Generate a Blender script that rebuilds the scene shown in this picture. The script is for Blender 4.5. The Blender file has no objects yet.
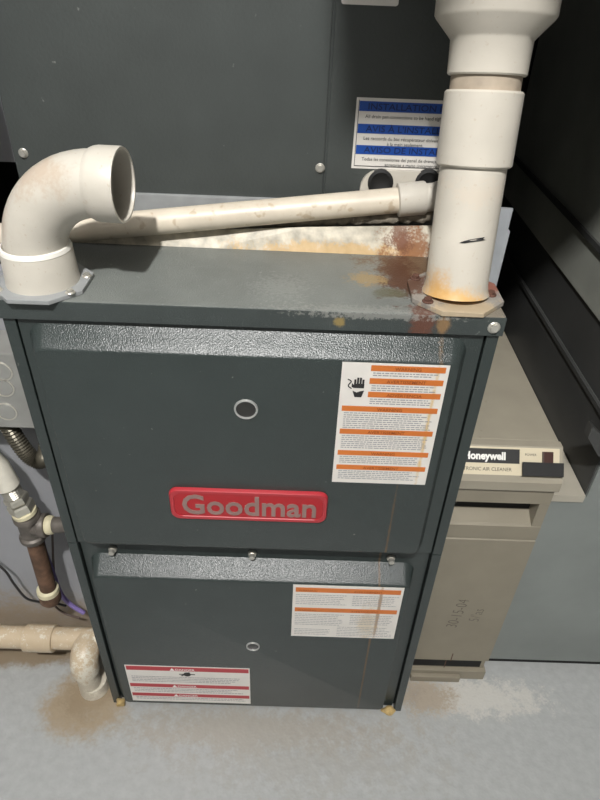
import bpy, bmesh, math, random
from mathutils import Vector, Matrix
random.seed(7)
sc = bpy.context.scene
COL = sc.collection

# ------------------------------------------------------------------ camera
F_PX, PITCH, YAW, ROLL = 617.04, 0.6411, 0.0118, 0.04185
CAM = Vector((0.0506, -0.6076, 1.2026))
_fwd = Vector((math.sin(YAW)*math.cos(PITCH), math.cos(YAW)*math.cos(PITCH), -math.sin(PITCH)))
_r = Vector((math.cos(YAW), -math.sin(YAW), 0)); _u = _r.cross(_fwd)
_c, _s = math.cos(ROLL), math.sin(ROLL)
R2 = _c*_r + _s*_u; U2 = -_s*_r + _c*_u
cd = bpy.data.cameras.new('camera'); cam = bpy.data.objects.new('camera', cd); COL.objects.link(cam)
cd.sensor_fit = 'HORIZONTAL'; cd.sensor_width = 36; cd.lens = F_PX*36/600; cd.clip_start = .02
M = Matrix((R2, U2, -_fwd)).transposed().to_4x4(); M.translation = CAM
cam.matrix_world = M
sc.camera = cam
def at(u, v, ax, val):
    """photo pixel -> point on the plane axis=val"""
    d = _fwd + R2*((u-300)/F_PX) + U2*((400-v)/F_PX)
    return CAM + d*((val-CAM[ax])/d[ax])

# ------------------------------------------------------------------ light
w = bpy.data.worlds.new('world'); sc.world = w; w.use_nodes = True
w.node_tree.nodes['Background'].inputs[0].default_value = (.9, .95, 1, 1)
w.node_tree.nodes['Background'].inputs[1].default_value = .05
def lamp(name, loc, power, radius, col):
    l = bpy.data.lights.new(name, 'POINT'); l.energy = power; l.shadow_soft_size = radius; l.color = col
    o = bpy.data.objects.new(name, l); o.location = loc; COL.objects.link(o)
lamp('ceiling_bulb_light', (-.13, -1.30, 2.58), 235, .04, (1, .985, .965))
sc.view_settings.view_transform = 'Standard'
sc.view_settings.look = 'None'
sc.view_settings.gamma = 1
sc.view_settings.use_curve_mapping = False
sc.view_settings.exposure = 0.0

# ------------------------------------------------------------------ materials
def stain(c, r, col, amt=1.0, k=.8, scale=40, soft=.5):
    return (c, r, col, amt, k, scale, soft)
def mat(name, col, rough=.5, metal=0, var=.12, vscale=15, bump=0, bscale=300, stains=(), spec=.5, speck=None):
    m = bpy.data.materials.new(name); m.use_nodes = True
    nt = m.node_tree; N = nt.nodes; L = nt.links
    b = N['Principled BSDF']
    b.inputs['Roughness'].default_value = rough; b.inputs['Metallic'].default_value = metal
    b.inputs['Specular IOR Level'].default_value = spec
    geo = N.new('ShaderNodeNewGeometry')
    def noise(scale, detail=3):
        n = N.new('ShaderNodeTexNoise'); n.inputs['Scale'].default_value = scale; n.inputs['Detail'].default_value = detail
        L.new(geo.outputs['Position'], n.inputs['Vector']); return n
    def math_(op, a, bb, c=None):
        n = N.new('ShaderNodeMath'); n.operation = op
        for i, x in enumerate((a, bb, c)):
            if x is None: continue
            if isinstance(x, (int, float)): n.inputs[i].default_value = x
            else: L.new(x, n.inputs[i])
        return n.outputs[0]
    def mix(fac, a, bcol):
        n = N.new('ShaderNodeMix'); n.data_type = 'RGBA'
        L.new(fac, n.inputs[0])
        for i, x in ((6, a), (7, bcol)):
            if isinstance(x, tuple): n.inputs[i].default_value = (*x[:3], 1)
            else: L.new(x, n.inputs[i])
        return n.outputs[2]
    n1 = noise(vscale, 5)
    lo = tuple(x*(1-var) for x in col); hi = tuple(min(1, x*(1+var)) for x in col)
    rmp = N.new('ShaderNodeMapRange'); rmp.inputs[1].default_value = .3; rmp.inputs[2].default_value = .7
    L.new(n1.outputs[0], rmp.inputs[0])
    c = mix(rmp.outputs[0], lo, hi)
    if speck:                      # (scale, threshold, colour, amount)
        sn = noise(speck[0], 2)
        mr = N.new('ShaderNodeMapRange'); mr.inputs[1].default_value = speck[1]; mr.inputs[2].default_value = speck[1]+.06
        L.new(sn.outputs[0], mr.inputs[0])
        c = mix(math_('MULTIPLY', mr.outputs[0], speck[3]), c, speck[2])
    for (cc, r, scol, amt, k, scale, soft) in stains:
        sub = N.new('ShaderNodeVectorMath'); sub.operation = 'SUBTRACT'
        L.new(geo.outputs['Position'], sub.inputs[0]); sub.inputs[1].default_value = cc
        div = N.new('ShaderNodeVectorMath'); div.operation = 'DIVIDE'
        L.new(sub.outputs[0], div.inputs[0]); div.inputs[1].default_value = r
        ln = N.new('ShaderNodeVectorMath'); ln.operation = 'LENGTH'; L.new(div.outputs[0], ln.inputs[0])
        nn = noise(scale, 8); nn.inputs['Roughness'].default_value = .68
        n2 = noise(scale*6, 4)
        d = math_('ADD', ln.outputs['Value'], math_('MULTIPLY', math_('SUBTRACT', nn.outputs[0], .5), k*2.6))
        d = math_('ADD', d, math_('MULTIPLY', math_('SUBTRACT', n2.outputs[0], .5), k*1.2))
        mr = N.new('ShaderNodeMapRange'); mr.interpolation_type = 'SMOOTHSTEP'
        mr.inputs[1].default_value = 1; mr.inputs[2].default_value = 1-soft
        mr.inputs[3].default_value = 0; mr.inputs[4].default_value = amt
        L.new(d, mr.inputs[0])
        c = mix(mr.outputs[0], c, scol)
    L.new(c, b.inputs['Base Color'])
    if bump:
        bn = noise(bscale, 2)
        bp = N.new('ShaderNodeBump'); bp.inputs['Strength'].default_value = bump; bp.inputs['Distance'].default_value = .002
        L.new(bn.outputs[0], bp.inputs['Height']); L.new(bp.outputs[0], b.inputs['Normal'])
    return m

RUST = (.16, .05, .02); RUSTY = (.42, .22, .07); DUST = (.42, .36, .27); CREAM = (.62, .53, .38)
PAINT = (.033, .043, .041)
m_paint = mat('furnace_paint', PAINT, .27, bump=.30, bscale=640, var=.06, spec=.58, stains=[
    stain((.215, -.01, .80), (.005, .2, .06), RUSTY, .25, .7, 90, .8),
    stain((.19, -.01, .3), (.0025, .2, .5), (.15, .08, .03), .5, .3, 60, .6)],
    speck=(160, .74, (.25, .25, .22), .5))
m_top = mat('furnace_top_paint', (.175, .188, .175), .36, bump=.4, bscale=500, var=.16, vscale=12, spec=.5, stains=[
    stain((.20, .12, .876), (.085, .060, .1), (.13, .075, .035), .9, .8, 35, .6),
    stain((.175, .09, .876), (.032, .075, .1), (.085, .035, .018), .95, .9, 50, .5),
    stain((.135, .078, .876), (.030, .026, .05), (.34, .24, .11), .8, .9, 60, .6),
    stain((.158, .045, .88), (.026, .016, .05), (.11, .11, .07), .85, .4, 50, .5),
    stain((.19, .0, .872), (.020, .03, .04), (.13, .05, .03), .85, .6, 70, .5),
    stain((.098, -.003, .864), (.008, .02, .008), (.35, .25, .08), .7, .4, 90, .6),
    stain((.21, -.003, .864), (.012, .02, .012), (.35, .20, .08), .6, .4, 90, .6),
    stain((.11, -.002, .876), (.08, .012, .008), (.36, .36, .33), .35, 2.2, 260, .3),
    stain((.03, .05, .876), (.030, .03, .05), (.32, .33, .31), .35, 2.4, 260, .3),
    stain((.26, .01, .876), (.05, .05, .03), (.26, .21, .15), .6, .8, 70, .5)],
    speck=(120, .70, (.35, .36, .34), .6))
m_cap = mat('cap_paint', (.048, .058, .056), .32, bump=.3, bscale=600, var=.1, stains=[
    stain((.19, .0, .866), (.018, .03, .03), (.13, .05, .03), .85, .6, 70, .5),
    stain((.098, -.003, .864), (.008, .02, .008), (.35, .25, .08), .7, .4, 90, .6),
    stain((.213, -.003, .864), (.010, .02, .014), (.35, .20, .08), .6, .4, 90, .6),
    stain((.14, -.003, .873), (.09, .02, .005), (.36, .36, .33), .5, 1.5, 200, .4)],
    speck=(140, .72, (.30, .31, .29), .5))
m_coil = mat('coil_paint', (.054, .061, .058), .45, bump=.2, bscale=300, var=.08, speck=(110, .76, (.3, .3, .28), .5))
m_dark = mat('dark_gap', (.006, .006, .006), .8)
m_pvc = mat('pvc_white', (.56, .525, .455), .38, var=.06, vscale=30, speck=(240, .66, (.42, .33, .23), .4), stains=[
    stain((-.225, .02, 1.005), (.06, .06, .03), (.46, .34, .24), .6, .9, 40, .9), stain((-.27, .02, .97), (.03, .05, .05), (.46, .35, .26), .45, .9, 40, .9)])
m_vent = mat('vent_pvc', (.58, .54, .465), .36, var=.05, vscale=25, speck=(200, .66, (.46, .37, .27), .35), stains=[
    stain((.225, .02, .885), (.06, .07, .022), (.68, .40, .12), .85, .5, 40, .8),
    stain((.20, .0, .90), (.02, .06, .03), (.60, .33, .10), .7, .5, 50, .7),
    stain((.24, .06, 1.0), (.06, .08, .02), (.62, .54, .44), .5, .9, 40, .6)])
m_cement = mat('dried_cement', (.80, .77, .70), .4, var=.05)
m_vent_old = mat('aged_pvc', (.42, .35, .27), .45, var=.2, vscale=40)
m_collar = mat('flange_grey', (.30, .31, .31), .45, var=.1, vscale=40)
m_collar_rust = mat('flange_rusty', (.28, .26, .23), .5, var=.25, vscale=50, stains=[
    stain((.185, .055, .88), (.03, .03, .02), (.10, .04, .02), .9, 1.0, 80, .5), stain((.275, .06, .88), (.02, .02, .02), (.25, .08, .05), .9, .6, 90, .5),
    stain((.235, .0, .88), (.06, .03, .02), (.55, .42, .25), .6, .8, 60, .5)])
m_screw = mat('zinc_screw', (.62, .60, .54), .35, metal=.7, var=.1)
m_rustscrew = mat('rusted_screw', (.10, .045, .03), .8, var=.3, vscale=200)
m_pipe = mat('condensate_pvc', (.64, .57, .46), .4, var=.08, vscale=30, speck=(70, .62, (.42, .31, .18), .55), stains=[
    stain((-.05, .13, .95), (.12, .03, .03), (.55, .42, .28), .5, .9, 60, .5)])
m_strip = mat('tape_strip', (.50, .46, .37), .5, var=.35, vscale=60, bump=.5, bscale=90, stains=[
    stain((.10, .15, .876), (.16, .06, .018), (.60, .38, .14), .7, .8, 45, .6), stain((.195, .15, .885), (.045, .05, .04), (.27, .11, .04), .9, 1.0, 60, .7),
    stain((.18, .15, .90), (.02, .05, .03), (.16, .06, .03), .8, 1.0, 80, .7)])
m_insul = mat('fibre_insulation', (.26, .23, .18), .95, var=.35, vscale=60, bump=1, bscale=150)
m_galv = mat('galvanized', (.42, .44, .46), .45, metal=.35, var=.1, vscale=30)
m_red = mat('badge_red', (.40, .012, .018), .35, var=.05)
m_redrim = mat('badge_rim', (.42, .03, .04), .3, var=.05)
m_badgetext = mat('badge_letters', (.30, .19, .17), .35, metal=.2)
m_glass = mat('sight_glass', (.015, .014, .012), .08, spec=.8)
m_ring = mat('glass_rim', (.6, .6, .58), .3, metal=.5)
m_paper = mat('label_paper', (.72, .69, .64), .4, var=.04, vscale=40, stains=[
    stain((.213, -.02, .73), (.0035, .2, .16), (.62, .38, .05), .65, .6, 90, .9),
    stain((.195, -.02, .35), (.004, .2, .10), (.30, .15, .04), .75, .3, 60, .6),
    stain((.18, -.02, .32), (.02, .2, .06), (.6, .48, .3), .5, .8, 60, .6)])
m_orange = mat('print_orange', (.60, .17, .03), .4, var=.06)
m_labelred = mat('print_red', (.42, .03, .04), .4, var=.06)
m_blue = mat('print_blue', (.012, .07, .34), .4, var=.06)
m_ink = mat('print_ink', (.02, .02, .02), .6)
m_inkblue = mat('print_dark_blue', (.006, .02, .10), .6)
m_grey_ink = mat('print_grey', (.30, .30, .31), .6)
m_brown_ink = mat('print_brown', (.30, .07, .01), .6)
m_white_ink = mat('print_white', (.8, .79, .75), .5)
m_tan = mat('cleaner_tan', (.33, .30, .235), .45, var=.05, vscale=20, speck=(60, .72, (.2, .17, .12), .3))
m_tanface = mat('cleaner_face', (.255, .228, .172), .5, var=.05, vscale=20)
m_cream = mat('cleaner_panel', (.62, .55, .40), .4, var=.04)
m_black = mat('black_tape', (.014, .014, .014), .5)
m_brown = mat('switch_brown', (.05, .02, .015), .4)
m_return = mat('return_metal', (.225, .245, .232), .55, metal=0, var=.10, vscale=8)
m_retup_lit = mat('return_upper_lit', (.34, .35, .31), .6, var=.2, vscale=6)  # lighter copy of the duct metal, imitates indirect light on the upper part
m_retshade = mat('return_shade_dark', (.050, .051, .049), .6, var=.25, vscale=6)  # duct metal darkened, shade put into the colour
m_ledge = mat('ledge_metal', (.42, .39, .32), .45, var=.08)
m_floor = mat('floor_paint', (.39, .40, .395), .36, var=.07, vscale=60, bump=.9, bscale=55, stains=[
    stain((-.335, -.005, 0), (.10, .085, .05), (.34, .26, .16), .85, .35, 20, .5),
    stain((-.335, .01, 0), (.06, .06, .05), (.26, .20, .13), .7, .5, 40, .6),
    stain((-.60, .095, 0), (.36, .040, .05), (.24, .18, .11), .9, .35, 25, .5),
    stain((.42, .03, 0), (.20, .05, .05), (.60, .58, .53), .7, .9, 40, .6),
    stain((.33, .03, 0), (.08, .05, .05), (.32, .25, .17), .7, .7, 40, .6),
    stain((.0, -.045, 0), (.38, .06, .05), (.36, .32, .26), .6, .9, 30, .7),
    stain((.1, -.1, 0), (.30, .06, .05), (.36, .35, .32), .5, 1.3, 30, .7)],
    speck=(130, .72, (.52, .51, .48), .5))
m_wall = mat('wall_paint', (.29, .295, .31), .6, var=.06, vscale=12, bump=.15, bscale=80, stains=[
    stain((-.6, .1, 0), (1.2, .3, .23), (.27, .21, .14), .85, .30, 25, .5),
    stain((-.5, .1, .06), (.5, .1, .05), (.20, .15, .09), .6, .7, 40, .6)])
m_room = mat('basement_wall', (.16, .16, .155), .8, var=.1, vscale=5)
m_ceil = mat('ceiling_paint', (.18, .175, .17), .8)
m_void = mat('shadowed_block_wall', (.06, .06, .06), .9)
m_iron = mat('black_iron', (.13, .115, .10), .5, metal=.4, var=.3, vscale=60)
m_rustiron = mat('rusty_iron', (.11, .06, .035), .75, var=.5, vscale=50, bump=.4, bscale=200)
m_brass = mat('union_metal', (.55, .53, .46), .3, metal=.75, var=.15)
m_seal = mat('thread_sealant', (.58, .53, .36), .6, var=.2, vscale=60)
m_sleeve = mat('gas_sleeve', (.66, .63, .54), .5, var=.1, vscale=50)
m_box = mat('junction_steel', (.33, .33, .31), .4, metal=.4, var=.12, vscale=25)
m_flex = mat('flex_conduit', (.11, .10, .075), .4, metal=.6, var=.2)
m_purple = mat('wire_purple', (.20, .15, .36), .5)
m_wireblack = mat('wire_black', (.02, .018, .018), .5)
m_wirebrown = mat('wire_brown', (.09, .06, .05), .5)
m_pencil = mat('pencil', (.13, .115, .09), .6)
m_drain = mat('drain_pvc', (.66, .62, .52), .42, var=.1, vscale=30, stains=[
    stain((-.42, .05, .12), (.25, .08, .06), (.46, .32, .17), .65, 1.8, 70, .5),
    stain((-.33, .03, .03), (.05, .05, .05), (.45, .40, .32), .6, .8, 50, .5)])
m_foam = mat('foam_dab', (.50, .36, .15), .8, var=.3, vscale=150, bump=1, bscale=300)

# ------------------------------------------------------------------ helpers
def thing(name, label, cat, loc, group=None):
    o = bpy.data.objects.new(name, None); COL.objects.link(o)
    o.location = loc; o.empty_display_size = .05
    o['label'] = label; o['category'] = cat
    if group: o['group'] = group
    return o
def wloc(o):
    v = Vector((0, 0, 0))
    while o: v += o.location; o = o.parent
    return v
def emit(name, vf, m, parent=None, smooth=False, bevel=0, label=None):
    vs, fs = vf
    vs = [Vector(v) for v in vs]
    lo = Vector([min(v[i] for v in vs) for i in range(3)]); hi = Vector([max(v[i] for v in vs) for i in range(3)])
    c = (lo+hi)/2
    me = bpy.data.meshes.new(name); me.from_pydata([v-c for v in vs], [], fs)
    bm = bmesh.new(); bm.from_mesh(me); bmesh.ops.recalc_face_normals(bm, faces=bm.faces)
    if bevel:
        bmesh.ops.bevel(bm, geom=[e for e in bm.edges if len(e.link_faces) == 2 and e.calc_face_angle() > .6],
                        offset=bevel, segments=2, profile=.6, affect='EDGES')
    bm.to_mesh(me); bm.free()
    me.materials.append(m)
    if smooth:
        me.polygons.foreach_set('use_smooth', [True]*len(me.polygons))
        me.set_sharp_from_angle(angle=.7)
    o = bpy.data.objects.new(name, me); COL.objects.link(o)
    o.location = c - (wloc(parent) if parent else Vector((0, 0, 0)))
    if parent: o.parent = parent
    if label: o['label'] = label
    return o
def tag(o, label, cat, group=None):
    o['label'] = label; o['category'] = cat
    if group: o['group'] = group
    return o
def struct(name, vf, m, **k):
    o = emit(name, vf, m, **k); o['kind'] = 'structure'; return o
def join(*parts):
    V, Fc = [], []
    for vs, fs in parts:
        n = len(V); V += list(vs); Fc += [tuple(i+n for i in f) for f in fs]
    return V, Fc
def box(x0, x1, y0, y1, z0, z1):
    v = [(x, y, z) for x in (x0, x1) for y in (y0, y1) for z in (z0, z1)]
    return v, [(0, 1, 3, 2), (4, 6, 7, 5), (0, 4, 5, 1), (2, 3, 7, 6), (0, 2, 6, 4), (1, 5, 7, 3)]
def prism(poly, axis, a, b):
    """polygon in the two other axes (in order) pulled along axis from a to b"""
    def P(p, t):
        l = list(p); l.insert(axis, t); return tuple(l)
    n = len(poly)
    v = [P(p, a) for p in poly]+[P(p, b) for p in poly]
    f = [tuple(range(n)), tuple(range(2*n-1, n-1, -1))]+[(i, (i+1) % n, n+(i+1) % n, n+i) for i in range(n)]
    return v, f
def frame(d):
    d = d.normalized(); a = Vector((0, 0, 1)) if abs(d.z) < .9 else Vector((1, 0, 0))
    x = d.cross(a).normalized(); return x, d.cross(x).normalized()
def tube(path, rad, n=20, cap=True):
    path = [Vector(p) for p in path]
    if not isinstance(rad, (list, tuple)): rad = [rad]*len(path)
    V, Fc = [], []
    px = None
    for i, p in enumerate(path):
        d = (path[min(i+1, len(path)-1)]-path[max(i-1, 0)]).normalized()
        if px is None: px, py = frame(d)
        else:
            px = (px-d*px.dot(d)).normalized(); py = d.cross(px)
        for k in range(n):
            a = 2*math.pi*k/n; V.append(p+(px*math.cos(a)+py*math.sin(a))*rad[i])
    for i in range(len(path)-1):
        for k in range(n): Fc.append((i*n+k, i*n+(k+1) % n, (i+1)*n+(k+1) % n, (i+1)*n+k))
    if cap:
        Fc.append(tuple(range(n))); Fc.append(tuple(range((len(path)-1)*n, len(path)*n)))
    return V, Fc
def lathe(o, d, prof, n=40, closed=False):
    """prof: (radius, distance along d). closed joins the last ring to the first (hollow ring)"""
    o = Vector(o); d = Vector(d).normalized(); x, y = frame(d); V, Fc = [], []
    for r, t in prof:
        for k in range(n):
            a = 2*math.pi*k/n; V.append(o+d*t+(x*math.cos(a)+y*math.sin(a))*r)
    m = len(prof)
    for i in range(m if closed else m-1):
        j = (i+1) % m
        for k in range(n): Fc.append((i*n+k, i*n+(k+1) % n, j*n+(k+1) % n, j*n+k))
    if not closed:
        Fc.append(tuple(range(n))); Fc.append(tuple(range((m-1)*n, m*n)))
    return V, Fc
def catmull(pts, n=8):
    pts = [Vector(p) for p in pts]; out = []
    for i in range(len(pts)-1):
        a = pts[max(i-1, 0)]; b = pts[i]; c = pts[i+1]; d = pts[min(i+2, len(pts)-1)]
        for k in range(n):
            t = k/n
            out.append(.5*((2*b)+(c-a)*t+(2*a-5*b+4*c-d)*t*t+(3*b-a-3*c+d)*t**3))
    return out+[pts[-1]]
def rrect(x0, x1, z0, z1, r, n=6):
    P = []
    for cx, cz, a0 in ((x1-r, z1-r, 0), (x0+r, z1-r, 90), (x0+r, z0+r, 180), (x1-r, z0+r, 270)):
        for k in range(n+1):
            a = math.radians(a0+90*k/n); P.append((cx+r*math.cos(a), cz+r*math.sin(a)))
    return P
def text_vf(s, size, origin, xs=1.0, off=0, extrude=.0002, sx=Vector((1, 0, 0)), sy=Vector((0, 0, 1)), align='LEFT', width=None, space=1):
    cu = bpy.data.curves.new('t', 'FONT'); cu.body = s; cu.size = size; cu.offset = off; cu.extrude = extrude
    cu.align_x = align; cu.space_character = space; cu.resolution_u = 3
    o = bpy.data.objects.new('t', cu); COL.objects.link(o)
    bpy.context.view_layer.update()
    me = bpy.data.meshes.new_from_object(o.evaluated_get(bpy.context.evaluated_depsgraph_get()))
    bpy.data.objects.remove(o); bpy.data.curves.remove(cu)
    if width:
        xsz = [v.co.x for v in me.vertices]; xs = width/(max(xsz)-min(xsz))
    n = sx.cross(sy)
    V = [Vector(origin)+sx*(v.co.x*xs)+sy*v.co.y+n*v.co.z for v in me.vertices]
    Fc = [tuple(p.vertices) for p in me.polygons]
    bpy.data.meshes.remove(me)
    return V, Fc
def fineprint(x0, x1, z0, z1, y, pitch=.0032, h=.0013):
    """rows of word-sized dashes: print too small to read"""
    parts = []; z = z1-h
    while z > z0:
        x = x0; end = x1-random.random()*(x1-x0)*.15
        while x < end:
            l = random.uniform(.002, .007); e = min(x+l, end)
            parts.append(([(x, y, z), (e, y, z), (e, y, z+h), (x, y, z+h)], [(0, 1, 2, 3)])); x = e+.0011
        z -= pitch
    return join(*parts)
def quad(x0, x1, z0, z1, y, t=.0002):
    return box(x0, x1, y, y+t, z0, z1)
def screw(parent, p, d, r=.006, m=None, name='screw', h=.004):
    """hex washer head"""
    p = Vector(p); d = Vector(d).normalized(); x, y = frame(d)
    hexv = lambda t, rr: [p+d*t+(x*math.cos(math.pi*k/3)+y*math.sin(math.pi*k/3))*rr for k in range(6)]
    V = hexv(h*.35, r*.72)+hexv(h, r*.68)
    Fc = [tuple(range(6)), tuple(range(6, 12))]+[(i, (i+1) % 6, 6+(i+1) % 6, 6+i) for i in range(6)]
    return emit(name, join(lathe(p, d, [(r, 0), (r, h*.2), (r*.85, h*.4)], 14), (V, Fc)), m or m_screw, parent)

# ------------------------------------------------------------------ room
FW, FH = .28, .876          # furnace half width, height
struct('floor', box(-2, 2, -3.0, 1.1, -.05, 0), m_floor)
struct('ceiling', box(-2, 2, -3.0, 1.1, 2.8, 2.85), m_ceil)
# wall beside the furnace, with a gap where the drain pipe passes behind it
struct('wall_left', prism([(-2, 0), (-.315, 0), (-.315, .86), (-.43, .86), (-.43, .985), (-.312, .985), (-.312, 2.8), (-2, 2.8)], 1, .10, .118), m_wall)
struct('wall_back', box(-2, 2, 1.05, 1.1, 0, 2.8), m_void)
struct('wall_side', box(-2.05, -2, -3.0, 1.1, 0, 2.8), m_room)
struct('wall_right', box(2, 2.05, -3.0, 1.1, 0, 2.8), m_room)
struct('wall_front', box(-2, 2, -3.05, -3.0, 0, 2.8), m_room)

struct('trim_1', box(-.46, -.322, .225, .26, at(10, 162, 1, .225).z, 2.8), m_wall)

# ------------------------------------------------------------------ furnace
fu = thing('furnace', 'dark grey gas furnace with two pressed metal doors and a red badge', 'furnace', (0, .35, 0))
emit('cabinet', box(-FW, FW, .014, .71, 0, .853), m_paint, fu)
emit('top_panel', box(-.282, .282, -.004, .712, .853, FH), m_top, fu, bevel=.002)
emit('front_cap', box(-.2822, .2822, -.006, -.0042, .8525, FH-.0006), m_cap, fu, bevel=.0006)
for s in (-1, 1):
    a, b = sorted((s*.2662, s*FW))
    emit('side_flange', box(a, b, -.002, .02, .47, .851), m_paint, fu, bevel=.001)
    emit('side_flange', box(a, b, -.002, .02, .0, .4685), m_paint, fu, bevel=.001)
emit('gap_liner', box(-.267, .267, .0118, .0139, .02, .852), m_dark, fu, label='black gap behind the door edges')
DEP = .024
def door(name, x0, x1, z0, z1, bx0, bx1, bz0, bz1, rc, top, bot, side, y0=0):
    rings = []
    def ring(pts, y): rings.append([(p[0], y, p[1]) for p in pts])
    flat = rrect(x0, x1, z0, z1, .0015)
    ring(flat, .0115); ring(flat, y0)
    for t, e in ((0, 0), (.06, .0), (.16, .1), (.5, .5), (.84, .9), (.94, .985), (1.04, 1)):
        ring(rrect(bx0+side*t, bx1-side*t, bz0+bot*t, bz1-top*t, max(.004, rc-.010*t)), y0-(DEP+y0)*e)
    n = len(flat); V = sum(rings, []); Fc = []
    for i in range(len(rings)-1):
        for k in range(n): Fc.append((i*n+k, i*n+(k+1) % n, (i+1)*n+(k+1) % n, (i+1)*n+k))
    Fc.append(tuple(range(n))); Fc.append(tuple(range((len(rings)-1)*n, len(rings)*n)))
    return emit(name, (V, Fc), m_paint, fu, smooth=True)
udoor = door('upper_door', -.2645, .2635, .4705, .8490, -.256, .248, .4725, .8470, .020, .0240, .026, .013)
ldoor = door('lower_door', -.2645, .2635, .006, .4675, -.255, .246, .030, .441, .018, .0235, .018, .010, .006)
FY = -DEP-.0006             # plane of the labels
for u, v in ((111, 547), (252, 550), (392, 557)):
    p = at(u, v, 1, 0); screw(fu, (p.x, .0058, .4510), (0, -1, 0), .0066, name='door_screw', h=.0105)
for x in (-.2735, .2735): pass
screw(fu, (.270, -.006, .8635), (0, -1, 0), .0072, name='cap_screw')
# sight glasses
for (u, v) in ((246, 409), (253, 646)):
    p = at(u, v, 1, -DEP); r = .0145 if v < 500 else .0115
    g = emit('sight_glass', lathe((p.x, -DEP+.0006, p.z), (0, -1, 0), [(r*.86, 0), (r*.84, .0012), (r*.5, .002)], 28), m_glass, fu, smooth=True)
    emit('rim', lathe((p.x, -DEP+.0006, p.z), (0, -1, 0), [(r*.82, 0), (r*.84, .0026), (r*.95, .0030), (r, .0012), (r, 0)], 28, True), m_ring, g, smooth=True)
# red badge
bx0, bx1, bz0, bz1 = -.112, .1005, .5605, .6165
rb = [rrect(bx0+i, bx1-i, bz0+i, bz1-i, .012) for i in (0, .0015, .006)]
n = len(rb[0])
def loft(rings):
    n = len(rings[0]); V = sum(rings, []); Fc = [tuple(range(n)), tuple(range(len(V)-n, len(V)))]
    for i in range(len(rings)-1):
        for k in range(n): Fc.append((i*n+k, i*n+(k+1) % n, (i+1)*n+(k+1) % n, (i+1)*n+k))
    return V, Fc
Y3 = lambda poly, y: [(a, y, b) for a, b in poly]
bd = emit('badge', loft([Y3(rb[0], -DEP+.0005), Y3(rb[0], -DEP-.003), Y3(rb[1], -DEP-.0055), Y3(rb[2], -DEP-.0055), Y3(rrect(bx0+.007, bx1-.007, bz0+.007, bz1-.007, .009), -DEP-.004)]), m_redrim, fu, smooth=True, label='raised red nameplate')
emit('badge_field', prism(rrect(bx0+.0068, bx1-.0068, bz0+.0068, bz1-.0068, .009), 1, -DEP-.0044, -DEP-.003), m_red, bd)
emit('badge_lettering', text_vf('Goodman', .050, (bx0+.0155, -DEP-.0046, bz0+.0120), width=bx1-bx0-.032, off=.0009, extrude=.0010), m_badgetext, bd)
# --- upper warning label
def lbl(name, x0, x1, z0, z1, y, parent, desc):
    return emit(name, box(x0, x1, y, y+.0005, z0, z1), m_paper, parent, label=desc)
x0, x1, z0, z1 = .1035, .2255, .636, .823
la = lbl('warning_label', x0, x1, z0, z1, FY, fu, 'white warning label with orange bars and a shock hand symbol')
def V(f): return z1-(z1-z0)*f
yb = FY-.0003
mid = x0+.033
bars = [(a, a+.042, mid) for a in (.015, .110, .213)]+[(a, a+.042, x0+.004) for a in (.328, .517, .702, .833)]
words = ['WARNING', 'AVERTISSEMENT', 'ADVERTENCIA', 'WARNING', 'AVERTISSEMENT', 'WARNING', 'AVERTISSEMENT']
tl = []
for i, (a, b, xs0) in enumerate(bars):
    emit('bar', quad(xs0, x1-.004, V(b), V(a), yb), m_orange, la)
    cx = (xs0+x1-.004)/2
    tl.append(text_vf(words[i], .0062, (cx, yb-.0003, V(b)+.0016), align='CENTER', extrude=0, off=.0001))
    zt = V(b)-.002; zb = V(bars[i+1][0])+.0015 if i < 6 else z0+.006
    emit('fine_print', fineprint(xs0+.003, x1-.008, zb, zt, yb), m_grey_ink, la)
for t_ in tl: emit('bar_lettering', t_, m_brown_ink, la)
# shock symbol: hand with fingers up, lightning gap, squiggle
hx, hz = x0+.0215, V(.155)
hand = [box(hx-.006, hx+.006, yb-.0002, yb, hz-.006, hz)]
for k in range(4): hand.append(box(hx-.006+k*.0031, hx-.0036+k*.0031, yb-.0002, yb, hz, hz+.006+(.0025 if k in (1, 2) else 0)))
hand.append(prism([(hx-.0085, hz-.0045), (hx-.006, hz-.006), (hx-.006, hz-.002), (hx-.0085, hz+.001)], 1, yb-.0002, yb))
hand.append(prism([(hx-.007, hz-.010), (hx-.002, hz-.0125), (hx+.002, hz-.0105), (hx+.0065, hz-.0095), (hx+.004, hz-.019), (hx-.004, hz-.019)], 1, yb-.0002, yb))
emit('shock_symbol', join(*hand), m_ink, la)
sq = catmull([(x0+.008, yb, hz+.006), (x0+.012, yb, hz+.003), (x0+.009, yb, hz-.003), (x0+.013, yb, hz-.007)], 5)
emit('shock_squiggle', tube(sq, .0007, 5), m_ink, la)
# --- lower orange label
x0, x1, z0, z1 = .059, .2285, .282, .4175
lb = lbl('instruction_label', x0, x1, z0, z1, FY, fu, 'white label with two orange bars on the lower door')
for a, b in ((.045, .125), (.42, .495)):
    emit('bar', quad(x0+.004, x1-.004, V(b), V(a), yb), m_orange, lb)
for a, b, xa, xb in ((.17, .38, .01, .50), (.17, .38, .53, .97), (.54, .78, .01, .50), (.54, .74, .53, .97), (.84, .97, .01, .38), (.78, .97, .42, .97)):
    w_ = x1-x0
    emit('fine_print', fineprint(x0+w_*xa+.003, x0+w_*xb, V(b), V(a), yb, .0046), m_grey_ink, lb)
for t_ in [text_vf(t, .006, (x0+(x1-x0)*f, yb-.0003, V(b)+.002), extrude=0) for t, f, b in (('WARNING', .05, .125), ('AVERTISSEMENT', .55, .125), ('WARNING', .05, .495), ('AVERTISSEMENT', .55, .495))]: emit('bar_lettering', t_, m_brown_ink, lb)
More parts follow.
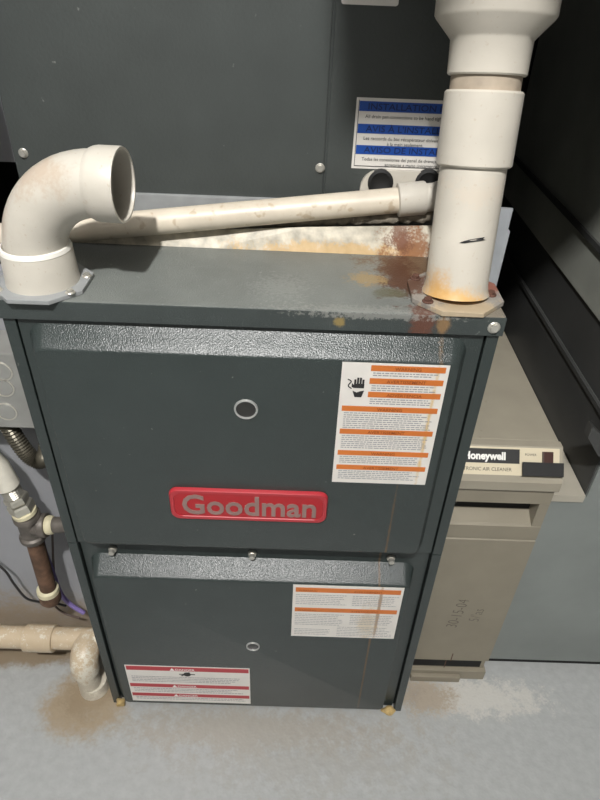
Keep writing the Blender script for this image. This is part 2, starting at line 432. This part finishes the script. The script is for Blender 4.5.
# --- red label at the bottom
x0, x1, z0, z1 = -.2300, -.0110, .056, .177
lc = lbl('danger_label', x0, x1, z0, z1, FY, fu, 'white label with three dark red bars on the lower door')
tl = []
for a, b in ((.015, .12), (.49, .58), (.76, .845)):
    emit('bar', quad(x0+.002, x1-.002, V(b), V(a), yb), m_labelred, lc)
    tl.append(text_vf('DANGER', .0085, (x0+.105, yb-.0003, V(b)+.002), align='CENTER', extrude=0, off=.0001))
    tx = x0+.078; tz = V(b)+.0015
    tl.append(prism([(tx, tz), (tx+.009, tz), (tx+.0045, tz+.008)], 1, yb-.0003, yb-.0002))
for t_ in tl: emit('bar_lettering', t_, m_white_ink, lc)
for a, b in ((.28, .46), (.61, .74), (.87, .97)):
    emit('fine_print', fineprint(x0+.008, x1-.006, V(b), V(a), yb, .0052, .002), m_grey_ink, lc)
cx, cz = x0+.108, V(.20)
emit('flame_symbol', join(box(cx-.014, cx+.014, yb-.0002, yb, cz-.0012, cz+.0012), lathe((cx, yb, cz), (0, -1, 0), [(.0065, 0), (.0065, .0003)], 14),
     prism([(cx-.012, cz-.005), (cx-.009, cz-.006), (cx+.006, cz+.006), (cx+.003, cz+.007)], 1, yb-.0002, yb)), m_ink, lc)
# dabs of foam at the bottom corners
def blob(c, r, n=3):
    bm = bmesh.new(); bmesh.ops.create_icosphere(bm, subdivisions=n, radius=1)
    for v in bm.verts:
        k = 1+.22*math.sin(v.co.x*3+c[0]*90)*math.cos(v.co.y*3+v.co.z*2.5)
        v.co = Vector((c[0]+v.co.x*r[0]*k, c[1]+v.co.y*r[1]*k, c[2]+v.co.z*r[2]*k))
    bm.verts.index_update()
    vf = ([v.co.copy() for v in bm.verts], [tuple(v.index for v in f.verts) for f in bm.faces]); bm.free(); return vf
emit('foam_dab', blob((-.264, -.006, .010), (.009, .008, .010)), m_foam, fu, smooth=True)
emit('foam_dab', blob((.254, -.006, .010), (.013, .008, .008)), m_foam, fu, smooth=True)

# ------------------------------------------------------------------ evaporator coil cabinet on top
co = thing('coil_cabinet', 'tall dark grey coil cabinet standing on top of the furnace', 'coil cabinet', (0, .44, FH))
CY = .205
emit('case', box(-.315, .302, CY+.003, .70, FH+.0005, 1.55), m_coil, co)
emit('front_panel', box(-.318, .0785, CY, CY+.02, .925, 1.55), m_coil, co, bevel=.0015)
emit('front_panel', box(.0812, .305, CY, CY+.02, .925, 1.55), m_coil, co, bevel=.0015)
emit('base_rail', box(-.29, .29, CY-.006, CY+.01, FH+.0005, .928), m_collar, co, bevel=.001)
for u, v in ((21, 153), (320, 168)):
    p = at(u, v, 1, CY); screw(co, (p.x+(.003 if u < 100 else 0), CY, p.z), (0, -1, 0), .0062)
pa, pb = at(355, 97, 1, CY), at(353, 168, 1, CY)
x0, x1, z0, z1 = (pa.x+pb.x)/2, (pa.x+pb.x)/2+.155, pb.z, pa.z
li = lbl('installation_label', x0, x1, z0, z1, CY-.0006, co, 'white installation label with three blue bands')
yb = CY-.0010
emit('label_border', join(quad(x0+.003, x1, V(.965), V(.955), yb), quad(x0+.003, x0+.0037, V(.955), V(.03), yb)), m_ink, li)
tl = []; tb = []
for (a, b), head, body in (((.045, .18), 'INSTALLATION NOTICE', ['All drain pan connections to be hand tightened.']),
                     ((.355, .485), "AVIS \u00c0 L'INSTALLATEUR", ['Les raccords du bac r\u00e9cup\u00e9rateur doivent', '\u00e0 la main seulement.']),
                     ((.655, .785), 'AVISO DE INSTALACI\u00d3N', ['Todas las conexiones del panel de drenaje', 'apretarse a mano \u00fanicamente.'])):
    emit('bar', quad(x0+.004, x1-.003, V(b), V(a), yb), m_blue, li)
    tl.append(text_vf(head, .0100, (x0+.014, yb-.0003, V(b)+.0022), extrude=0, off=.0001, xs=1.22))
    for k, t in enumerate(body):
        tb.append(text_vf(t, .0056, (x0+.012+(k*.030), yb-.0003, V(b)-.0075-k*.0062), extrude=0, xs=1.0))
for t_ in tl: emit('band_lettering', t_, m_inkblue, li)
for t_ in tb: emit('fine_print', t_, m_ink, li)
p0 = at(341, 5, 1, CY); p1 = at(398, 6, 1, CY)
emit('rating_tag', prism(rrect(p0.x, p1.x, p0.z+.001, p0.z+.055, .003), 1, CY-.002, CY-.0005), m_paper, co, label='white tag cut by the top of the picture')
# drain port plate
pl_ = emit('port_plate', prism(rrect(at(360, 184, 1, CY).x, .268, .912, at(400, 170, 1, CY).z, .024), 1, CY-.006, CY+.001), m_pvc, co, smooth=True)
for x, z in ((at(380, 181, 1, CY).x, at(380, 181, 1, CY).z), (at(427, 181, 1, CY).x, at(427, 181, 1, CY).z)):
    emit('port', lathe((x, CY-.004, z), (0, -1, 0), [(.0165, -.002), (.0165, .0035), (.013, .0045), (.010, .0022)], 24), m_black, pl_, smooth=True, label='black drain port')
# sheet-metal plate at the right rear corner
mp = thing('metal_plate', 'bare grey sheet-metal plate standing behind the vent pipe base', 'metal plate', (.30, .152, .80))
emit('plate', prism([(.2835, .80), (.316, .80), (.3165, .915), (.3135, .918), (.3135, .944), (.2835, .945)], 1, .150, .1535), m_galv, mp)
emit('bent_edge', box(.2835, .2855, .1535, .19, .80, .94), m_galv, mp)

# ------------------------------------------------------------------ cream strip and insulation at the coil base
SP = [(-.254, .1560, .0003, .0075), (-.06, .1535, .0003, .0200), (.06, .152, .0003, .0290), (.14, .151, .0003, .0335), (.262, .150, .0003, .0400)]
SV = []; SF = []
for (x, y, a, b) in SP: SV += [(x, y, FH+a), (x, y+.013, FH+b), (x, y+.0165, FH+b-.001), (x, y+.0165, FH+a)]
for i in range(len(SP)-1):
    for k in range(4): SF.append((i*4+k, i*4+(k+1) % 4, i*4+4+(k+1) % 4, i*4+4+k))
SF += [(0, 1, 2, 3), (16, 17, 18, 19)]
st = emit('sealing_strip', (SV, SF), m_strip)
tag(st, 'cream wedge-shaped sealing strip, rust stained, lying along the coil cabinet base', 'strip')
path = []; rad = []
for i in range(60):
    t = i/59; path.append((-.14+.36*t, .181, .890+.030*t+.0015*math.sin(i*2.3))); rad.append(.0075*(.6+.5*t)+.0015*math.sin(i*1.9)*t)
tag(emit('insulation_roll', tube(path, rad, 10), m_insul, smooth=True), 'dirty grey fibre insulation squeezed between strip and white drain pipe', 'insulation')

# ------------------------------------------------------------------ screwed collar plates
def collar(parent, cx, cy, hw, z, m, t=.005, cut=.35):
    c = hw*cut*1.6
    poly = [(cx-hw, cy-hw+c), (cx-hw+c, cy-hw), (cx+hw-c, cy-hw), (cx+hw, cy-hw+c), (cx+hw, cy+hw-c), (cx+hw-c, cy+hw), (cx-hw+c, cy+hw), (cx-hw, cy+hw-c)]
    return emit('flange', prism(poly, 2, z, z+t), m, parent, bevel=.0008)

# ------------------------------------------------------------------ intake elbow
EX, EY = -.2405, .036
el = thing('intake_elbow', 'white plastic pipe elbow on the furnace top, open mouth turned sideways', 'pipe elbow', (EX, EY, FH))
collar(el, EX, EY, .051, FH+.0003, m_collar)
zf = FH+.0053
emit('base_collar', lathe((EX, EY, zf), (0, 0, 1), [(.0405, 0), (.0400, .004), (.0385, .036), (.0378, .0385), (.0335, .0385), (.0335, .0)], 48, True), m_pvc, el, smooth=True)
zb_ = FH+.037; RB = .0815; nrm = Vector((.997, -.075, 0)).normalized()
path = [Vector((EX, EY, zf+.002)), Vector((EX, EY, zb_))]
for k in range(1, 17):
    a = math.pi/2*k/16
    path.append(Vector((EX, EY, zb_))+nrm*(RB*(1-math.cos(a)))+Vector((0, 0, RB*math.sin(a))))
end = path[-1]; path.append(end+nrm*.004)
outer, inner = .0338, .0302
Vo, Fo = tube(path, outer, 40, False); Vi, Fi = tube(path, inner, 40, False)
emit('elbow_body', join((Vo, Fo), (Vi, Fi)), m_pvc, el, smooth=True)
emit('elbow_mouth', lathe(end, nrm, [(.0350, -.004), (.0368, .0), (.0376, .004), (.0378, .026), (.0372, .028), (.0348, .028), (.0342, .026), (.0350, .004), (.0310, .003), (.0310, -.004)], 48, True), m_pvc, el, smooth=True)
emit('cement_ring', lathe((EX, EY, zf), (0, 0, 1), [(.0375, .0375), (.0386, .0385), (.0372, .0425), (.0348, .0435), (.0337, .0385)], 48, True), m_cement, el, smooth=True)
for dx, dy in ((.040, -.030), (.046, .012), (-.040, -.030), (-.040, .038)):
    screw(el, (EX+dx, EY+dy, FH+.0053), (0, 0, 1), .0055)

# ------------------------------------------------------------------ vent pipe
def va(z): return Vector((.2322-.001*(z-FH), .040+.20*(z-FH), z))
VD = (va(2)-va(1)).normalized()
ve = thing('vent_pipe', 'upright white plastic vent pipe with couplings rising from the rusty furnace corner', 'vent pipe', (va(FH).x, va(FH).y, FH))
collar(ve, va(FH).x, va(FH).y+.004, .052, FH+.0003, m_collar_rust, .006)
for dx, dy in ((-.036, -.030), (.040, -.008), (-.042, .028)):
    p = va(FH); screw(ve, (p.x+dx, p.y+.004+dy, FH+.0063), (0, 0, 1), .0065, m_rustscrew, 'rusted_screw', .005)
def ringz(z): return (z-FH)/VD.z
b0 = va(FH)
def seg(name, z0_, z1_, r, m, lip=.0015, n=48):
    t0, t1 = ringz(z0_), ringz(z1_)
    return emit(name, lathe(b0, VD, [(r-lip, t0), (r, t0+lip), (r, t1-lip), (r-lip, t1)], n), m, ve, smooth=True)
emit('lower_pipe', lathe(b0, VD, [(.0385, .006), (.0365, .011), (.0352, .018), (.0350, .19)], 48), m_vent, ve, smooth=True)
seg('coupling', 1.016, 1.086, .0396, m_vent, .002)
seg('pipe_joint', 1.05, 1.115, .0352, m_vent_old)
t = ringz
emit('reducer', lathe(b0, VD, [(.0378, t(1.099)), (.0392, t(1.1005)), (.0400, t(1.129)), (.0425, t(1.132)), (.0560, t(1.146)), (.0580, t(1.149)), (.0585, t(1.20)), (.057, t(1.202))], 56), m_vent, ve, smooth=True)
emit('upper_pipe', lathe(va(1.19), (0, 0, 1), [(.0545, 0), (.0545, 1.6)], 48), m_vent, ve, smooth=True)
p = at(475, 240, 1, .025)
mk = [(459, 243), (464, 241), (470, 239.5), (476, 238.5), (485, 237), (483, 239), (486, 240), (479, 241), (472, 242), (465, 243.2)]
def on_pipe(u, v):
    """point on the leaning vent pipe's surface under a photo pixel"""
    d = (_fwd + R2*((u-300)/F_PX) + U2*((400-v)/F_PX)).normalized()
    w0 = CAM-b0; dp = d-VD*d.dot(VD); wp = w0-VD*w0.dot(VD)
    A = dp.dot(dp); B = 2*dp.dot(wp); Cc = wp.dot(wp)-.0362**2
    return CAM+d*((-B-math.sqrt(B*B-4*A*Cc))/(2*A))
emit('marker_stroke', ([on_pipe(*q) for q in mk], [tuple(range(len(mk)))]), m_black, ve, label='short black marker stroke')

# ------------------------------------------------------------------ white drain pipe across the coil
cp = thing('condensate_pipe', 'sloping white plastic drain pipe across the front of the coil cabinet', 'pipe', (0, .13, .90))
A, B = at(0, 236, 1, .142), at(400, 200, 1, .176)
A = B+(A-B)*1.9
dd = (B-A).normalized()
emit('pipe', tube([A, B], .0158, 32), m_pipe, cp, smooth=True)
emit('coupling', lathe(B-dd*.004, dd, [(.0165, 0), (.0205, .0015), (.0208, .034), (.0198, .036), (.016, .036)], 36), m_pvc, cp, smooth=True)
e0 = B+dd*.032
emit('elbow', tube([e0, e0+dd*.012, e0+dd*.024+Vector((0, .004, .002)), e0+dd*.033+Vector((0, .014, .004)), e0+dd*.036+Vector((0, .022, .006))], .0175, 28), m_pvc, cp, smooth=True)

# ------------------------------------------------------------------ electronic air cleaner
ac = thing('air_cleaner', 'tan metal electronic air cleaner box standing beside the furnace', 'air cleaner', (.37, .3, 0))
AX0, AX1 = .2865, .456
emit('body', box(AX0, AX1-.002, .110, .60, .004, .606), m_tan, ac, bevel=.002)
# sloped console
cons = [(.1095, .6065), (.0955, .6065), (.0665, .5710), (.062, .563), (.062, .5455), (.1095, .5455)]
emit('console', prism(cons, 0, AX0, AX1), m_tan, ac, bevel=.0012)
# front cover with scooped handle
cov = [(.1095, .5440), (.067, .5440), (.0665, .5145), (.094, .5125), (.094, .4770), (.0700, .4655), (.0665, .4620), (.0665, .4325), (.0685, .4310), (.0685, .4295), (.0660, .4280), (.0660, .0720), (.0760, .0660), (.0760, .0300), (.1095, .0300)]
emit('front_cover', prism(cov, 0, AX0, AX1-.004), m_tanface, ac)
emit('handle_side', prism([(.0667, .5140), (.0935, .5120), (.0935, .4772), (.070, .4657), (.0667, .4635)], 0, AX1-.020, AX1-.0042), m_tanface, ac)
emit('handle_slot', box(AX0+.002, AX1-.0205, .0915, .0938, .4785, .5122), m_dark, ac)
emit('base_strip', box(AX0, AX1-.012, .0745, .0765, .036, .060), m_dark, ac)
emit('base_tray', join(box(AX0, AX1+.001, .068, .1095, .0005, .0295), box(AX0+.02, AX1-.05, .060, .07, .0005, .018)), m_tanface, ac, bevel=.0015)
emit('rust_drip', join(box(.372, .3735, .0740, .0744, .030, .085), box(.377, .3785, .0653, .0660, .070, .095)), m_rustscrew, ac)
# console panel (lies on the slope)
cs = Vector((0, .0955-.0665, .6065-.5710)); up_ = cs.normalized(); nr = Vector((0, -up_.z, up_.y))
c00 = Vector((0, .0665, .5710))
def onc(x, t, h): return c00+Vector((x, 0, 0))+up_*t+nr*h
def cquad(xa, xb, ta, tb, h, th=.0006):
    v = [onc(x, t, hh) for hh in (h, h+th) for x, t in ((xa, ta), (xb, ta), (xb, tb), (xa, tb))]
    return v, [(0, 1, 2, 3), (7, 6, 5, 4), (0, 4, 5, 1), (1, 5, 6, 2), (2, 6, 7, 3), (3, 7, 4, 0)]
pn = emit('control_panel', cquad(AX0+.004, AX1-.006, .0015, .0435, .0002), m_cream, ac)
emit('name_band', cquad(AX0+.006, .390, .0190, .0405, .0009, .0003), m_ink, pn, label='black band with white lettering')
emit('name_lettering', text_vf('Honeywell', .0155, onc(.3055, .0245, .0014), width=.063, off=.0007, extrude=0, sy=up_), m_white_ink, pn)
emit('type_lettering', text_vf('ELECTRONIC AIR CLEANER', .0075, onc(.290, .0075, .0010), width=.088, extrude=0, sy=up_), m_ink, pn)
emit('power_lettering', text_vf('POWER', .005, onc(.398, .0315, .0010), extrude=0, sy=up_), m_ink, pn)
emit('switch', cquad(.4235, .4385, .0185, .0385, .0009, .006), m_brown, ac, bevel=.0008)
emit('tape_patch', cquad(.392, .4535, .0020, .0225, .0075, .0008), m_black, ac, label='patch of black tape')
# pencilled notes on the cover
for s, sz, u, v in (('30-15-04', .030, 456, 628), ("5/'as", .028, 478, 622)):
    p = at(u, v, 1, .0655)
    emit('pencil_note', text_vf(s, sz, (p.x, .0655, p.z), extrude=0, xs=.8, off=-.0004, sx=Vector((.10, 0, 1)).normalized(), sy=Vector((-1, 0, .10)).normalized()), m_pencil, ac)

# ------------------------------------------------------------------ return duct
rd = thing('return_duct', 'large grey sheet-metal return duct beyond the air cleaner', 'duct', (.8, .5, 0))
RX = .527
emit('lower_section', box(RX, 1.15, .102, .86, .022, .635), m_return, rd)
emit('side_shade_sheet', box(RX-.0025, RX-.0003, .106, .86, .50, .640), m_retshade, rd)  # dark sheet standing in for the shade on the duct side
emit('recess_band', box(RX+.004, 1.15, .112, .86, .6355, .735), m_retshade, rd)
emit('upper_section', box(RX, 1.15, .102, .86, .7355, 2.78), m_retup_lit, rd, bevel=.002)
emit('drive_cleat', box(RX-.005, RX-.0002, .108, .86, .822, .832), m_retshade, rd)
emit('drive_cleat', box(RX-.006, RX-.0027, .108, .86, .632, .640), m_retshade, rd)
emit('added_shade_box', box(.012, 1.15, -.362, .042, 1.60, 2.10), m_retshade, rd, bevel=.002)  # unseen box added overhead so its shadow falls on the coil's upper right
cb = [at(u, v, 1, .100) for u, v in ((584, 431), (589, 420), (606, 438), (612, 462), (594, 449))]
emit('corner_bracket', prism([(q.x, q.z) for q in cb], 1, .084, .1018), m_retshade, rd, bevel=.0015)
emit('transition_ledge', box(.4575, RX-.004, .102, .60, .4975, .503), m_ledge, rd, label='tan folded sheet-metal ledge')
emit('transition_face', box(.4575, RX-.0001, .102, .60, .022, .497), m_return, rd)
emit('ledge_lip', box(.4575, RX-.004, .0995, .1018, .488, .503), m_ledge, rd)
emit('base_gap', box(.4575, 1.15, .110, .86, 0, .0218), m_dark, rd)

# ------------------------------------------------------------------ junction box and flexible conduit
jb = thing('junction_box', 'grey steel junction box fixed to the side of the furnace', 'electrical box', (-.34, .06, .65))
emit('box_body', box(-.40, -.2815, .040, .098, .655, .775), m_box, jb, bevel=.002)
for u, v in ((3, 388), (6, 412), (1, 372)):
    p = at(u, v, 1, .039)
    emit('knockout', lathe((p.x, .0402, p.z), (0, -1, 0), [(.0125, 0), (.0125, .0012), (.0145, .0012), (.0145, 0)], 28, True), m_screw, jb)
    emit('knockout_disc', lathe((p.x, .0402, p.z), (0, -1, 0), [(.012, 0), (.0115, .0008)], 28), m_box, jb)
emit('cable_sleeve', lathe((-.352, .062, .775), (0, 0, 1), [(.016, 0), (.016, .035), (.012, .036), (.012, .055)], 24), m_seal, jb, smooth=True)
cpth = catmull([(-.352, .060, .654), (-.343, .058, .62), (-.331, .055, .592), (-.318, .054, .582), (-.306, .056, .592), (-.298, .060, .622), (-.296, .062, .654)], 14)
rad = [.0115+(.0011 if i % 2 else -.0011) for i in range(len(cpth))]
tag(emit('flexible_conduit', tube(cpth, rad, 18), m_flex, smooth=False), 'dark ribbed metal conduit looping below the junction box', 'conduit')

# ------------------------------------------------------------------ gas line
gl = thing('gas_line', 'iron gas pipe with tee, union nuts and rusty capped drip leg', 'gas pipe', (-.37, .045, .25))
GY = .040
tee = at(30, 526, 1, GY); 
leg = Vector((tee.x-.006, GY, 0))
TZ = tee.z
P = lambda x, z: Vector((x, GY, z))
T = P(tee.x, TZ)
emit('tee', join(lathe(T+Vector((0, 0, -.028)), (0, 0, 1), [(.019, 0), (.0205, .003), (.0205, .009), (.017, .012), (.017, .044), (.0205, .047), (.0205, .054), (.019, .056)], 28),
                 lathe(T, (1, 0, .12), [(.016, 0), (.017, .016), (.0195, .018), (.0195, .026), (.018, .028)], 28)), m_iron, gl, smooth=True)
emit('nipple', lathe(T+Vector((.027, 0, .003)), (1, 0, .12), [(.0125, 0), (.0125, -.28-T.x-.0275)], 24), m_iron, gl, smooth=True)
emit('sealant_band', lathe(T+Vector((.0275, 0, .0033)), (1, 0, .12), [(.0145, 0), (.0155, .003), (.0145, .009), (.0125, .011)], 24), m_seal, gl, smooth=True)
emit('drip_leg', lathe(T+Vector((0, 0, -.026)), (-.035, 0, -1), [(.0135, 0), (.0135, TZ-.026-.285)], 24), m_rustiron, gl, smooth=True)
CB = T+Vector((-.035*(TZ-.29), 0, -(TZ-.29)))
emit('drip_cap', lathe(CB, (-.035, 0, -1), [(.0165, 0), (.018, .002), (.018, .020), (.015, .026), (.006, .028)], 24), m_rustiron, gl, smooth=True)
emit('sealant_band', lathe(CB+Vector((0, 0, .012)), (-.035, 0, -1), [(.0140, 0), (.0180, .003), (.0185, .012), (.0170, .0125)], 24), m_seal, gl, smooth=True)
UD = Vector((-.20, 0, 1)).normalized()
U0 = T+Vector((0, 0, .027))
emit('sealant_band', lathe(U0, UD, [(.0155, 0), (.0185, .002), (.0185, .008), (.015, .010)], 24), m_seal, gl, smooth=True)
def hexnut(o, d, r, h):
    x, y = frame(d); V_, F_ = [], []
    for t, rr in ((0, r*.9), (.003, r), (h-.003, r), (h, r*.9)):
        for k in range(6): V_.append(o+d*t+(x*math.cos(math.pi*k/3)+y*math.sin(math.pi*k/3))*rr)
    for i in range(3):
        for k in range(6): F_.append((i*6+k, i*6+(k+1) % 6, (i+1)*6+(k+1) % 6, (i+1)*6+k))
    F_ += [tuple(range(6)), tuple(range(18, 24))]
    return V_, F_
emit('union_nut', hexnut(U0+UD*.009, UD, .0195, .017), m_brass, gl)
emit('union_nut', hexnut(U0+UD*.028, UD, .0180, .013), m_brass, gl)
prof = []
for i in range(14): prof.append((.0145 if i % 2 else .0125, .041+i*.0018))
emit('threads', lathe(U0+UD*.0, UD, prof, 20), m_brass, gl)
emit('sleeve', tube([U0+UD*.062, U0+UD*.10, U0+UD*.14+Vector((-.013, -.002, 0)), U0+UD*.20+Vector((-.05, .010, 0)), U0+UD*.24+Vector((-.085, .040, 0)), U0+UD*.26+Vector((-.115, .072, 0))], .0175, 20), m_sleeve, gl, smooth=True)

# ------------------------------------------------------------------ wires
def wire(name, px, r, m, Y, label):
    pts = [at(u, v, 1, y_) for (u, v), y_ in zip(px, Y)]
    tag(emit(name, tube(catmull(pts, 8), r, 8), m, smooth=True), label, 'wire')
wire('control_wire', [(-70, 540), (-30, 546), (2, 568), (14, 584), (26, 598), (40, 602), (54, 603), (66, 606)], .0022, m_wireblack, [.1, .085, .07, .065, .06, .07, .075, .08], 'thin black wire drooping past the drip leg')
wire('thermostat_wire', [(38, 520), (44, 548), (52, 570), (60, 592), (70, 604), (84, 613)], .0042, m_purple, [.066, .068, .07, .07, .07, .068], 'purple thermostat wire hanging between drip leg and furnace')
wire('ground_wire', [(52, 526), (53, 555), (54, 580), (50, 594), (55, 606), (66, 614), (80, 618)], .0020, m_wirebrown, [.072, .074, .074, .074, .075, .075, .07], 'thin brown wire looping beneath the drip leg cap')

# ------------------------------------------------------------------ floor drain pipe
dr = thing('drain_pipe', 'dirty white plastic drain pipe turning down into the floor beside the furnace', 'pipe', (-.33, .03, 0))
HY, DY = .064, .024
zc = at(40, 638, 1, HY).z; ex = -.329
emit('pipe', tube([(-1.99, HY, zc-.020), (-.2825, HY, zc+.003)], .0210, 28), m_drain, dr, smooth=True)
cxx = at(40, 638, 1, HY).x
emit('coupling', lathe((cxx-.028, HY, zc-.001), (1, 0, .01), [(.0220, 0), (.0255, .002), (.0258, .056), (.0220, .058)], 32), m_drain, dr, smooth=True)
pth = [(ex, HY, zc), (ex, DY+.026, zc)]
for k in range(1, 9):
    a = math.pi/2*k/8; pth.append((ex, DY+.026-.026*math.sin(a), zc-.026*(1-math.cos(a))))
pth.append((ex, DY, zc-.036))
emit('elbow', tube(pth, .0262, 30), m_drain, dr, smooth=True)
emit('drop_pipe', tube([(ex, DY, zc-.03), (ex, DY, .0003)], .0215, 28), m_drain, dr, smooth=True)
emit('floor_collar', lathe((ex+.004, DY+.004, .0003), (0, 0, 1), [(.028, 0), (.0275, .02), (.0262, .026), (.0225, .026)], 30), m_drain, dr, smooth=True)
